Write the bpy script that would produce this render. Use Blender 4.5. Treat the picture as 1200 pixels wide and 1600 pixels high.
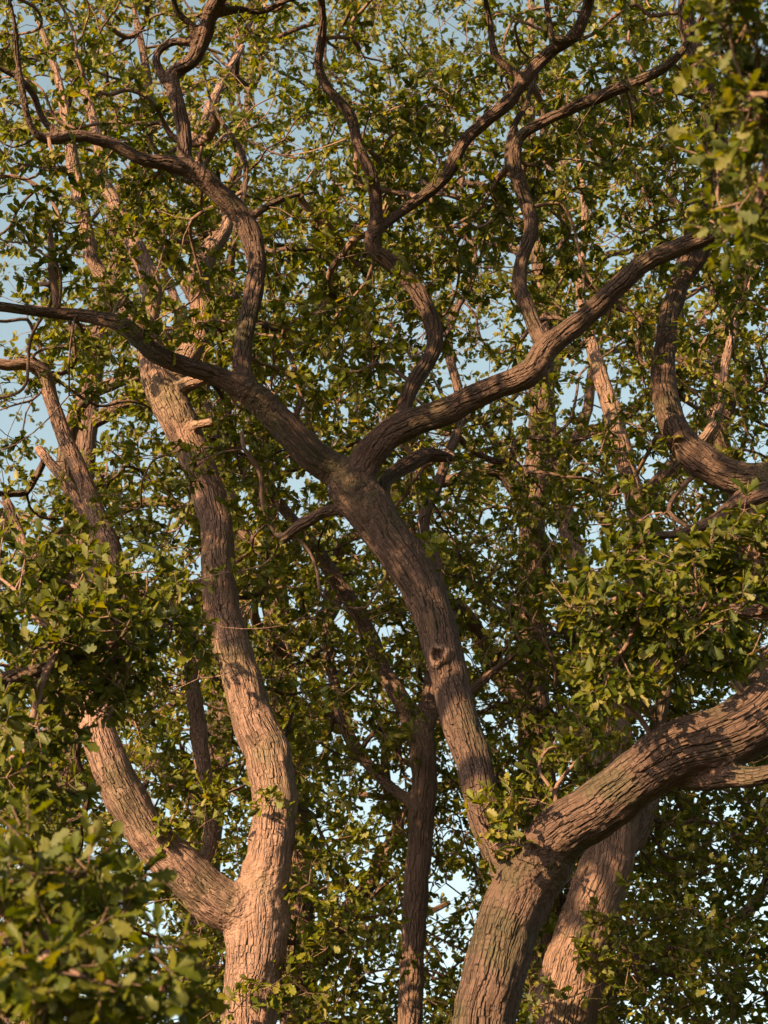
import bpy, math, random
import numpy as np
from mathutils import Vector, Matrix, kdtree

R = math.radians
for o in list(bpy.data.objects):
    bpy.data.objects.remove(o, do_unlink=True)
scene = bpy.context.scene
col = scene.collection
rng = np.random.default_rng(7)
random.seed(7)

# ------------------------------------------------------------------ camera
FOV, PITCH = R(30.0), R(24.0)
CAM = np.array([0.0, 0.0, 1.6])
cam = bpy.data.cameras.new('camera')
cam.sensor_fit = 'VERTICAL'
cam.sensor_height = 36.0
cam.lens = 18.0 / math.tan(FOV / 2)
cam.clip_start = 0.1
cam.clip_end = 2000
cam.dof.use_dof = True
cam.dof.focus_distance = 16.4
cam.dof.aperture_fstop = 4.0
camo = bpy.data.objects.new('camera', cam)
camo.location = CAM
camo.rotation_euler = (R(90) + PITCH, 0, 0)
col.objects.link(camo)
scene.camera = camo

# ------------------------------------------------------------------ light
SUN_EL, SUN_AZ = R(24.0), R(225.0)      # azimuth clockwise from +Y: behind the camera, to its left
sdir = Vector((math.sin(SUN_AZ) * math.cos(SUN_EL), math.cos(SUN_AZ) * math.cos(SUN_EL), math.sin(SUN_EL)))
world = bpy.data.worlds.new('World')
scene.world = world
world.use_nodes = True
wn = world.node_tree.nodes
sky = wn.new('ShaderNodeTexSky')
sky.sky_type = 'NISHITA'
sky.sun_disc = False
sky.sun_elevation = SUN_EL
sky.sun_rotation = SUN_AZ
sky.air_density = 1.0
sky.dust_density = 2.2
sky.ozone_density = 0.6
hz = wn.new('ShaderNodeHueSaturation')           # a slightly veiled evening sky
hz.inputs['Saturation'].default_value = 0.56
hz.inputs['Hue'].default_value = 0.448
world.node_tree.links.new(sky.outputs[0], hz.inputs['Color'])
world.node_tree.links.new(hz.outputs[0], wn['Background'].inputs[0])
wn['Background'].inputs[1].default_value = 0.079
sun = bpy.data.lights.new('sun', 'SUN')
sun.energy = 5.0
sun.angle = R(0.5)
sun.color = (1.0, 0.68, 0.38)
suno = bpy.data.objects.new('sun', sun)
suno.rotation_euler = sdir.to_track_quat('Z', 'Y').to_euler()
suno.location = (-20, -20, 30)
col.objects.link(suno)
vs = scene.view_settings
vs.view_transform = 'Standard'
vs.look = 'None'
vs.gamma = 1.0
vs.use_curve_mapping = False
vs.exposure = 1.62
cy = scene.cycles
cy.max_bounces = 5
cy.diffuse_bounces = 3
cy.glossy_bounces = 2
cy.transmission_bounces = 3
cy.transparent_max_bounces = 4
cy.caustics_reflective = False
cy.caustics_refractive = False

# ------------------------------------------------------------------ pixel <-> place
FPX = 800.0 / math.tan(FOV / 2)
cp, sp = math.cos(PITCH), math.sin(PITCH)
def P(px, py, Y):
    """point on the ray of a photo pixel (1200x1600) at the distance Y in front of the camera"""
    cx, cy = (px - 600.0) / FPX, (800.0 - py) / FPX
    d = np.array([cx, cp - cy * sp, sp + cy * cp])
    return CAM + d * (Y / d[1])
def px_size(p):                       # metres per photo pixel at a place
    d = p - CAM
    return (d[1] * cp + d[2] * sp) / FPX
def project(p):
    d = p - CAM
    z = d[:, 1] * cp + d[:, 2] * sp
    return 600 + FPX * d[:, 0] / z, 800 - FPX * (-d[:, 1] * sp + d[:, 2] * cp) / z, z

# ------------------------------------------------------------------ noise
def _h(i, seed):
    i = i.astype(np.int64)
    n = (i[..., 0] * 374761393 + i[..., 1] * 668265263 + i[..., 2] * 2147483647 + seed * 1274126177) & 0xffffffff
    n = ((n ^ (n >> 13)) * 1274126177) & 0xffffffff
    n = ((n ^ (n >> 16)) * 2246822519) & 0xffffffff
    return ((n ^ (n >> 15)) & 0xffffff) / float(0xffffff)
def vnoise(p, seed=0):
    p = np.asarray(p, float)
    i = np.floor(p); f = p - i; f = f * f * (3 - 2 * f)
    out = 0
    for a in (0, 1):
        for b in (0, 1):
            for c in (0, 1):
                w = (f[..., 0] if a else 1 - f[..., 0]) * (f[..., 1] if b else 1 - f[..., 1]) * (f[..., 2] if c else 1 - f[..., 2])
                out = out + w * _h(i + np.array([a, b, c]), seed)
    return out
def fbm(p, seed=0):
    return 0.6 * vnoise(p, seed) + 0.28 * vnoise(p * 2.1, seed + 1) + 0.12 * vnoise(p * 4.3, seed + 2)
def unit(v):
    return v / np.maximum(np.linalg.norm(v, axis=-1, keepdims=True), 1e-9)

# ------------------------------------------------------------------ materials
def new_mat(name):
    m = bpy.data.materials.new(name); m.use_nodes = True
    nt = m.node_tree; nt.nodes.clear()
    out = nt.nodes.new('ShaderNodeOutputMaterial')
    return m, nt, out
def N(nt, t, **kw):
    n = nt.nodes.new(t)
    for k, v in kw.items():
        if k.startswith('i_'):
            n.inputs[int(k[2:]) if k[2:].isdigit() else k[2:].replace('_', ' ')].default_value = v
        else:
            setattr(n, k, v)
    return n
def ramp(nt, stops, inp):
    r = nt.nodes.new('ShaderNodeValToRGB')
    el = r.color_ramp.elements
    while len(el) < len(stops): el.new(0.5)
    for e, (p, c) in zip(el, stops):
        e.position = p; e.color = (*c, 1)
    nt.links.new(inp, r.inputs[0])
    return r.outputs[0]

def bark_material(name, tone=1.0, cell=0.042, depth=0.022, moss=0.5):
    m, nt, out = new_mat(name); L = nt.links.new
    at = N(nt, 'ShaderNodeAttribute', attribute_name='bark')
    nz = N(nt, 'ShaderNodeTexNoise'); nz.inputs['Scale'].default_value = 7.0; nz.inputs['Detail'].default_value = 3
    L(at.outputs['Vector'], nz.inputs['Vector'])
    sub = N(nt, 'ShaderNodeVectorMath', operation='SUBTRACT'); sub.inputs[1].default_value = (.5, .5, .5)
    L(nz.outputs['Color'], sub.inputs[0])
    sc = N(nt, 'ShaderNodeVectorMath', operation='MULTIPLY'); sc.inputs[1].default_value = (.055, .055, .22)
    L(sub.outputs[0], sc.inputs[0])
    ad = N(nt, 'ShaderNodeVectorMath', operation='ADD')
    L(at.outputs['Vector'], ad.inputs[0]); L(sc.outputs[0], ad.inputs[1])
    st = N(nt, 'ShaderNodeVectorMath', operation='MULTIPLY'); st.inputs[1].default_value = (1 / cell, 1 / cell, 1 / (cell * 6.5))
    L(ad.outputs[0], st.inputs[0])
    def furrow(scale, wide):
        # furrows run where a stretched noise crosses its middle: long, joining and parting
        q = N(nt, 'ShaderNodeTexNoise'); q.inputs['Scale'].default_value = scale; q.inputs['Detail'].default_value = 1.5; q.inputs['Roughness'].default_value = .45
        L(st.outputs[0], q.inputs['Vector'])
        s1 = N(nt, 'ShaderNodeMath', operation='SUBTRACT'); s1.inputs[1].default_value = .5; L(q.outputs['Fac'], s1.inputs[0])
        s2 = N(nt, 'ShaderNodeMath', operation='ABSOLUTE'); L(s1.outputs[0], s2.inputs[0])
        m_ = N(nt, 'ShaderNodeMapRange', interpolation_type='SMOOTHSTEP'); m_.inputs[1].default_value = 0.0; m_.inputs[2].default_value = wide
        L(s2.outputs[0], m_.inputs[0])
        return m_
    mr = furrow(.62, .095)
    mr2 = furrow(1.25, .10)
    fn = N(nt, 'ShaderNodeTexNoise'); fn.inputs['Scale'].default_value = 90; fn.inputs['Detail'].default_value = 5
    L(at.outputs['Vector'], fn.inputs['Vector'])
    a1 = N(nt, 'ShaderNodeMath', operation='MULTIPLY_ADD'); a1.inputs[1].default_value = 0.45
    L(mr2.outputs[0], a1.inputs[0]); L(mr.outputs[0], a1.inputs[2])
    a2 = N(nt, 'ShaderNodeMath', operation='MULTIPLY_ADD'); a2.inputs[1].default_value = 0.28
    L(fn.outputs['Fac'], a2.inputs[0]); L(a1.outputs[0], a2.inputs[2])
    mg = N(nt, 'ShaderNodeAttribute', attribute_name='merge')      # folded bark where limbs join
    geo0 = N(nt, 'ShaderNodeNewGeometry')
    fo = N(nt, 'ShaderNodeTexNoise'); fo.inputs['Scale'].default_value = 22; fo.inputs['Detail'].default_value = 4
    L(geo0.outputs['Position'], fo.inputs['Vector'])
    hm = N(nt, 'ShaderNodeMix', data_type='FLOAT'); L(mg.outputs['Fac'], hm.inputs[0]); L(a2.outputs[0], hm.inputs[2])
    fo2 = N(nt, 'ShaderNodeMath', operation='MULTIPLY'); fo2.inputs[1].default_value = 2.2; L(fo.outputs['Fac'], fo2.inputs[0]); L(fo2.outputs[0], hm.inputs[3])
    bp = N(nt, 'ShaderNodeBump'); bp.inputs['Strength'].default_value = 1.0; bp.inputs['Distance'].default_value = depth
    L(hm.outputs[0], bp.inputs['Height'])
    # colour: grey brown plates of uneven tone, algae and pale lichen in patches
    geo = N(nt, 'ShaderNodeNewGeometry')
    big = N(nt, 'ShaderNodeTexNoise'); big.inputs['Scale'].default_value = 1.7; big.inputs['Detail'].default_value = 6; big.inputs['Roughness'].default_value = .65
    L(geo.outputs['Position'], big.inputs['Vector'])
    vc = N(nt, 'ShaderNodeTexNoise'); vc.inputs['Scale'].default_value = .55; vc.inputs['Detail'].default_value = 4
    L(st.outputs[0], vc.inputs['Vector'])
    hs = N(nt, 'ShaderNodeSeparateColor'); L(vc.outputs['Color'], hs.inputs[0])
    mx = N(nt, 'ShaderNodeMath', operation='MULTIPLY_ADD'); mx.inputs[1].default_value = .6
    L(hs.outputs[0], mx.inputs[0])
    mx2 = N(nt, 'ShaderNodeMath', operation='MULTIPLY_ADD'); mx2.inputs[1].default_value = .5; mx2.inputs[2].default_value = -.1
    L(fn.outputs['Fac'], mx2.inputs[0]); L(mx2.outputs[0], mx.inputs[2])
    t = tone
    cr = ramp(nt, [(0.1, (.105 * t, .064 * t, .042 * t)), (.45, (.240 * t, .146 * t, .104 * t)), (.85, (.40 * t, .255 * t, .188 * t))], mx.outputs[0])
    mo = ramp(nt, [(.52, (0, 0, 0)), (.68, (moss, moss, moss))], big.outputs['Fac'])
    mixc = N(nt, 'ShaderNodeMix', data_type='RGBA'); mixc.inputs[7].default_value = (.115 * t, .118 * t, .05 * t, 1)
    L(mo, mixc.inputs[0]); L(cr, mixc.inputs[6])
    bs = N(nt, 'ShaderNodeBsdfPrincipled'); bs.inputs['Roughness'].default_value = .85
    bs.inputs['Specular IOR Level'].default_value = .25
    L(mixc.outputs[2], bs.inputs['Base Color']); L(bp.outputs[0], bs.inputs['Normal'])
    L(bs.outputs[0], out.inputs[0])
    return m

def leaf_material(name, dark, mid, light, trans=0.44):
    m, nt, out = new_mat(name); L = nt.links.new
    at = N(nt, 'ShaderNodeAttribute', attribute_name='tint')
    oi = N(nt, 'ShaderNodeObjectInfo')
    ad = N(nt, 'ShaderNodeMath', operation='ADD'); L(at.outputs['Fac'], ad.inputs[0]); L(oi.outputs['Random'], ad.inputs[1])
    fr = N(nt, 'ShaderNodeMath', operation='FRACT'); L(ad.outputs[0], fr.inputs[0])
    c = ramp(nt, [(0.0, dark), (.55, mid), (1.0, light)], fr.outputs[0])
    tc = N(nt, 'ShaderNodeNewGeometry')
    nz = N(nt, 'ShaderNodeTexNoise'); nz.inputs['Scale'].default_value = 28; nz.inputs['Detail'].default_value = 3
    L(tc.outputs['Position'], nz.inputs['Vector'])
    hv = N(nt, 'ShaderNodeHueSaturation'); L(c, hv.inputs['Color'])
    vm = N(nt, 'ShaderNodeMapRange'); vm.inputs[3].default_value = .72; vm.inputs[4].default_value = 1.28
    L(nz.outputs['Fac'], vm.inputs[0]); L(vm.outputs[0], hv.inputs['Value'])
    # the underside of an oak leaf is paler and duller
    un = N(nt, 'ShaderNodeMix', data_type='RGBA')
    hb = N(nt, 'ShaderNodeHueSaturation'); hb.inputs['Saturation'].default_value = .78; hb.inputs['Value'].default_value = 1.3
    L(hv.outputs[0], hb.inputs['Color'])
    L(tc.outputs['Backfacing'], un.inputs[0]); L(hv.outputs[0], un.inputs[6]); L(hb.outputs[0], un.inputs[7])
    bp = N(nt, 'ShaderNodeBump'); bp.inputs['Strength'].default_value = .35; bp.inputs['Distance'].default_value = .006
    L(nz.outputs['Fac'], bp.inputs['Height'])
    bs = N(nt, 'ShaderNodeBsdfPrincipled'); bs.inputs['Roughness'].default_value = .5
    bs.inputs['Specular IOR Level'].default_value = .2
    L(un.outputs[2], bs.inputs['Base Color']); L(bp.outputs[0], bs.inputs['Normal'])
    tl = N(nt, 'ShaderNodeBsdfTranslucent')
    ht = N(nt, 'ShaderNodeHueSaturation'); ht.inputs['Hue'].default_value = .485; ht.inputs['Saturation'].default_value = 1.15; ht.inputs['Value'].default_value = 1.55
    L(hv.outputs[0], ht.inputs['Color']); L(ht.outputs[0], tl.inputs['Color'])
    mx = N(nt, 'ShaderNodeMixShader'); mx.inputs[0].default_value = trans
    L(bs.outputs[0], mx.inputs[1]); L(tl.outputs[0], mx.inputs[2]); L(mx.outputs[0], out.inputs[0])
    return m

BARK = bark_material('oak bark', .44, .046, .045, .75)
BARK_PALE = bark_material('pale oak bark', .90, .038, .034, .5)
BARK_FAR = bark_material('distant oak bark', 0.56, .05, .035, .4)
TWIG = bark_material('oak twig bark', .75, .02, .004, .2)
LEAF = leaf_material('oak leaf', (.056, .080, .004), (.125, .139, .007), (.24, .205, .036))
LEAF_FAR = leaf_material('distant oak leaf', (.050, .075, .005), (.117, .133, .008), (.225, .195, .038))
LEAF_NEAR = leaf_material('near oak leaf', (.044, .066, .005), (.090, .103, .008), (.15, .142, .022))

# ------------------------------------------------------------------ ground
def ground():
    n = 60; s = 800.0
    ax = np.sign(np.linspace(-1, 1, n)) * np.abs(np.linspace(-1, 1, n)) ** 2.2 * s
    X, Y = np.meshgrid(ax, ax + 15)
    Z = (fbm(np.stack([X / 9, Y / 9, X * 0], -1), 4) - .5) * 0.12 - 0.05
    v = np.stack([X, Y, Z], -1).reshape(-1, 3)
    f = [(j * n + i, j * n + i + 1, (j + 1) * n + i + 1, (j + 1) * n + i) for j in range(n - 1) for i in range(n - 1)]
    me = bpy.data.meshes.new('ground'); me.from_pydata(v.tolist(), [], f)
    for p in me.polygons: p.use_smooth = True
    m, nt, out = new_mat('woodland floor'); L = nt.links.new
    g = N(nt, 'ShaderNodeNewGeometry')
    a = N(nt, 'ShaderNodeTexNoise'); a.inputs['Scale'].default_value = .6; a.inputs['Detail'].default_value = 8
    b = N(nt, 'ShaderNodeTexNoise'); b.inputs['Scale'].default_value = 22; b.inputs['Detail'].default_value = 5
    L(g.outputs['Position'], a.inputs['Vector']); L(g.outputs['Position'], b.inputs['Vector'])
    mu = N(nt, 'ShaderNodeMath', operation='MULTIPLY_ADD'); mu.inputs[1].default_value = .5
    L(b.outputs['Fac'], mu.inputs[0])
    mu2 = N(nt, 'ShaderNodeMath', operation='MULTIPLY'); mu2.inputs[1].default_value = .5
    L(a.outputs['Fac'], mu2.inputs[0]); L(mu2.outputs[0], mu.inputs[2])
    c = ramp(nt, [(.3, (.045, .032, .018)), (.5, (.06, .065, .022)), (.7, (.09, .10, .03))], mu.outputs[0])
    bp = N(nt, 'ShaderNodeBump'); bp.inputs['Distance'].default_value = .05; L(b.outputs['Fac'], bp.inputs['Height'])
    bs = N(nt, 'ShaderNodeBsdfPrincipled'); bs.inputs['Roughness'].default_value = .95
    L(c, bs.inputs['Base Color']); L(bp.outputs[0], bs.inputs['Normal']); L(bs.outputs[0], out.inputs[0])
    me.materials.append(m)
    o = bpy.data.objects.new('ground', me); o['kind'] = 'structure'; col.objects.link(o)
ground()

# ------------------------------------------------------------------ mesh helpers
def mesh_from(name, v, loops, sizes, mat, smooth=True, attrs=None):
    me = bpy.data.meshes.new(name)
    v = np.asarray(v, np.float32); loops = np.asarray(loops, np.int32); sizes = np.asarray(sizes, np.int32)
    me.vertices.add(len(v)); me.vertices.foreach_set('co', v.ravel())
    me.loops.add(len(loops)); me.loops.foreach_set('vertex_index', loops)
    me.polygons.add(len(sizes))
    me.polygons.foreach_set('loop_start', np.concatenate([[0], np.cumsum(sizes)[:-1]]).astype(np.int32))
    me.polygons.foreach_set('use_smooth', np.full(len(sizes), smooth))
    for k, (typ, arr) in (attrs or {}).items():
        a = me.attributes.new(k, typ, 'POINT')
        a.data.foreach_set('vector' if typ == 'FLOAT_VECTOR' else 'value', np.asarray(arr, np.float32).ravel())
    me.update(calc_edges=True)
    me.materials.append(mat)
    return me
def link(name, me, parent=None, kind=None):
    o = bpy.data.objects.new(name, me); col.objects.link(o)
    if parent is not None: o.parent = parent
    if kind: o['kind'] = kind
    return o

def spline(pts, step):
    """Catmull-Rom through rows (x,y,z,r), resampled about every step metres"""
    p = np.asarray(pts, float)
    ext = np.vstack([2 * p[0] - p[1], p, 2 * p[-1] - p[-2]])
    out = []
    for i in range(len(p) - 1):
        a, b, c, d = ext[i:i + 4]
        n = max(2, int(np.linalg.norm(c[:3] - b[:3]) / step))
        t = np.linspace(0, 1, n, endpoint=False)[:, None]
        out.append(.5 * (2 * b + (c - a) * t + (2 * a - 5 * b + 4 * c - d) * t ** 2 + (3 * b - a - 3 * c + d) * t ** 3))
    out = np.vstack(out + [p[-1:]])
    out[:, 3] = np.maximum(out[:, 3], .002)
    return out
def frames(c):
    t = np.gradient(c, axis=0); t = unit(t)
    u = np.zeros_like(t)
    r = np.cross(t[0], [0.3, 1, .2]); u[0] = r / np.linalg.norm(r)
    for i in range(1, len(c)):
        w = u[i - 1] - t[i] * np.dot(u[i - 1], t[i]); u[i] = w / np.linalg.norm(w)
    return t, u, np.cross(t, u)
def tube(path, sides, seed=0, lump=0.0, s0=0.0):
    """closed tapering tube along path rows (x,y,z,r): verts, quad loops, sizes, bark coordinates"""
    c, r = path[:, :3], path[:, 3]
    t, u, w = frames(c)
    th = np.linspace(0, 2 * np.pi, sides, endpoint=False)
    rad = u[:, None] * np.cos(th)[None, :, None] + w[:, None] * np.sin(th)[None, :, None]
    rr = np.repeat(r[:, None], sides, 1)
    if lump:
        q = c[:, None] + rad * rr[..., None]
        rr = rr * (1 + lump * (fbm(q / np.maximum(r.mean(), .01) * .8, seed) - .5) * 2)
    v = c[:, None] + rad * rr[..., None]
    s = np.concatenate([[0], np.cumsum(np.linalg.norm(np.diff(c, axis=0), axis=1))]) + s0
    bk = np.stack([np.cos(th)[None] * rr, np.sin(th)[None] * rr, np.repeat(s[:, None], sides, 1)], -1)
    n = len(c)
    i, j = np.meshgrid(np.arange(n - 1), np.arange(sides), indexing='ij')
    k = (j + 1) % sides
    q = np.stack([i * sides + j, i * sides + k, (i + 1) * sides + k, (i + 1) * sides + j], -1).reshape(-1, 4)
    loops = np.concatenate([q.ravel(), np.arange(sides)[::-1], (n - 1) * sides + np.arange(sides)])
    sizes = np.concatenate([np.full(len(q), 4), [sides, sides]])
    return v.reshape(-1, 3), loops, sizes, bk.reshape(-1, 3)

# ------------------------------------------------------------------ oak leaves
def leaf_template(outline, mids, fold=.22, droop=.18, ripple=0.0):
    """lobed oak leaf of unit length along x, y to the side, z the upper face; (t, half width) rows per half"""
    v, loops, sizes = [], [], []
    mi = {}
    for t in mids:
        mi[t] = len(v); v.append((t, 0, -droop * t * t))
    for sgn in (1, -1):
        oi = []
        for k, (t, w) in enumerate(outline):
            oi.append(len(v)); v.append((t, sgn * w, -droop * t * t + fold * w + ripple * (1 if k % 2 else -1) * w))
        seq = [(t, 'o', i) for (t, w), i in zip(outline, oi)]
        a, b = 0, 0                                # strip between midrib and margin
        while a < len(mids) - 1 or b < len(oi) - 1:
            if b >= len(oi) - 1 or (a < len(mids) - 1 and mids[a + 1] <= outline[b + 1][0]):
                f = [mi[mids[a]], mi[mids[a + 1]], oi[b]]; a += 1
            else:
                f = [mi[mids[a]], oi[b + 1], oi[b]]; b += 1
            loops += f if sgn > 0 else f[::-1]; sizes.append(3)
    return np.array(v), np.array(loops), np.array(sizes)
OUT_HI = [(.02, .012), (.12, .022), (.20, .10), (.27, .135), (.33, .085), (.42, .20), (.48, .215), (.54, .125), (.63, .27), (.69, .275), (.75, .165), (.83, .215), (.89, .19), (.93, .11), (.98, .07)]
OUT_MID = [(.10, .02), (.32, .19), (.43, .09), (.66, .29), (.76, .16), (.93, .17)]
OUT_FAR = [(.36, .21), (.48, .11), (.80, .28)]
T_HI = leaf_template(OUT_HI, [0, .15, .33, .54, .75, .9, 1.0], ripple=.08)
T_MID = leaf_template(OUT_MID, [0, 1.0])
T_FAR = leaf_template(OUT_FAR, [0, 1.0], fold=.25, droop=.12)
HI_MESHES = {}
def hi_mesh(mat):
    if mat.name not in HI_MESHES:
        lst = []
        for k, (fo, dr) in enumerate(((.2, .15), (.35, .3), (.1, .05), (.28, -.12))):
            v, l, s = leaf_template(OUT_HI, [0, .15, .33, .54, .75, .9, 1.0], fold=fo, droop=dr, ripple=.10)
            lst.append(mesh_from('leaf', v, l, s, mat, True))
        HI_MESHES[mat.name] = lst
    return HI_MESHES[mat.name]

def build_leaves(tree, loc, base, d, nrm, size, mat, template, singles=300):
    """leaves of a tree: those that show largest are meshes of their own, the rest the crown"""
    nrm = unit(nrm - d * np.sum(nrm * d, -1, keepdims=True))
    side = np.cross(nrm, d)
    keep = np.ones(len(base), bool)
    if singles:
        x, y, z = project(base)
        inside = (x > -10) & (x < 1210) & (y > -10) & (y < 1610) & (z > 1)
        score = np.where(inside, size / np.maximum(z, .1), 0)
        pick = np.argsort(-score)[:singles]
        keep[pick] = False
        ms = hi_mesh(mat)
        for n, i in enumerate(pick):
            o = link('leaf', ms[n % len(ms)], tree)
            M = Matrix.Identity(4)
            for k in range(3):
                M[k][0], M[k][1], M[k][2] = d[i, k] * size[i], side[i, k] * size[i], nrm[i, k] * size[i]
                M[k][3] = base[i, k] - loc[k]
            o.matrix_basis = M
    x, y, z = project(base)
    plain = keep & ((x < -250) | (x > 1450) | (y < -250) | (y > 1850) | (z < 1))
    parts = [crown_mesh(base[q], d[q], side[q], nrm[q], size[q], tm, loc) for q, tm in ((keep & ~plain, template), (plain, T_FAR)) if q.any()]
    off = 0; L_ = []
    for v, l, s, ti in parts: L_.append(l + off); off += len(v)
    me = mesh_from('crown', np.vstack([q[0] for q in parts]), np.concatenate(L_), np.concatenate([q[2] for q in parts]), mat, True,
                   {'tint': ('FLOAT', np.concatenate([q[3] for q in parts]))})
    link('crown', me, tree, 'stuff')
def crown_mesh(b, d, side, nrm, size, template, loc):
    tv, tl, ts = template
    curl = rng.uniform(.3, 1.8, len(b))
    V = (b[:, None] + size[:, None, None] * (d[:, None] * tv[None, :, 0:1] + side[:, None] * tv[None, :, 1:2]
         + nrm[:, None] * (tv[None, :, 2:3] * curl[:, None, None]))) - loc
    nv = len(tv)
    loops = (tl[None] + (np.arange(len(b)) * nv)[:, None]).ravel()
    sizes = np.tile(ts, len(b))
    tint = np.repeat(rng.beta(2.0, 2.2, len(b)) * .98, nv)
    return V.reshape(-1, 3), loops, sizes, tint

# ------------------------------------------------------------------ growing the branches
def grow(sk, sites, wig=.25, seed=0, step=.20):
    """join every leaf site to the nearest wood; returns positions, parents, number of wood nodes"""
    pos = [tuple(p) for p in sk]; par = [-1] * len(pos)
    kd = kdtree.KDTree(len(pos))
    for i, p in enumerate(pos): kd.insert(p, i)
    kd.balance()
    dist = np.array([kd.find(p)[2] for p in sites])
    sites = sites[np.argsort(dist)]
    dirs = {}
    i = 0; rnd = random.Random(seed)
    tips = []
    while i < len(sites):
        n = max(25, int(.10 * (i + 1)))
        for s in sites[i:i + n]:
            q, idx, dd = kd.find(s)
            a = Vector(q); b = Vector(s)
            k = max(1, int(math.ceil(dd / step)))
            d0 = dirs.get(idx)
            if d0 is None: d0 = Vector((rnd.gauss(0, .5), rnd.gauss(0, .5), .5 + rnd.random()))
            h = (b - a) * .45 + d0.normalized() * dd * .45
            c1 = a + h + Vector((rnd.gauss(0, 1), rnd.gauss(0, 1), rnd.gauss(0, 1))) * wig * dd
            prev, pp = idx, a
            for m in range(1, k + 1):
                t = m / k
                x = a * (1 - t) ** 2 + c1 * 2 * t * (1 - t) + b * t * t
                if m < k: x = x + Vector((rnd.gauss(0, 1), rnd.gauss(0, 1), rnd.gauss(0, 1))) * .022
                pos.append(tuple(x)); par.append(prev)
                dirs[len(pos) - 1] = x - pp
                prev, pp = len(pos) - 1, x
            tips.append(prev)
        i += n
        kd = kdtree.KDTree(len(pos))
        for j, p in enumerate(pos): kd.insert(p, j)
        kd.balance()
    return np.array(pos), np.array(par), np.array(tips)

def prisms(a, b, ra, rb, sides=3):
    """many straight twig pieces at once"""
    t = unit(b - a)
    ref = np.where(np.abs(t[:, 2:3]) > .8, np.array([[1., 0, 0]]), np.array([[0, 0, 1.]]))
    u = unit(np.cross(t, ref)); w = np.cross(t, u)
    th = np.arange(sides) * 2 * np.pi / sides
    rad = u[:, None] * np.cos(th)[None, :, None] + w[:, None] * np.sin(th)[None, :, None]
    V = np.concatenate([a[:, None] + rad * ra[:, None, None], (b + t * rb[:, None] * .6)[:, None] + rad * rb[:, None, None]], 1)
    q = np.array([[j, (j + 1) % sides, sides + (j + 1) % sides, sides + j] for j in range(sides)])
    loops = (q.ravel()[None] + (np.arange(len(a)) * 2 * sides)[:, None]).ravel()
    return V.reshape(-1, 3), loops, np.full(len(a) * sides, 4)

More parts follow.
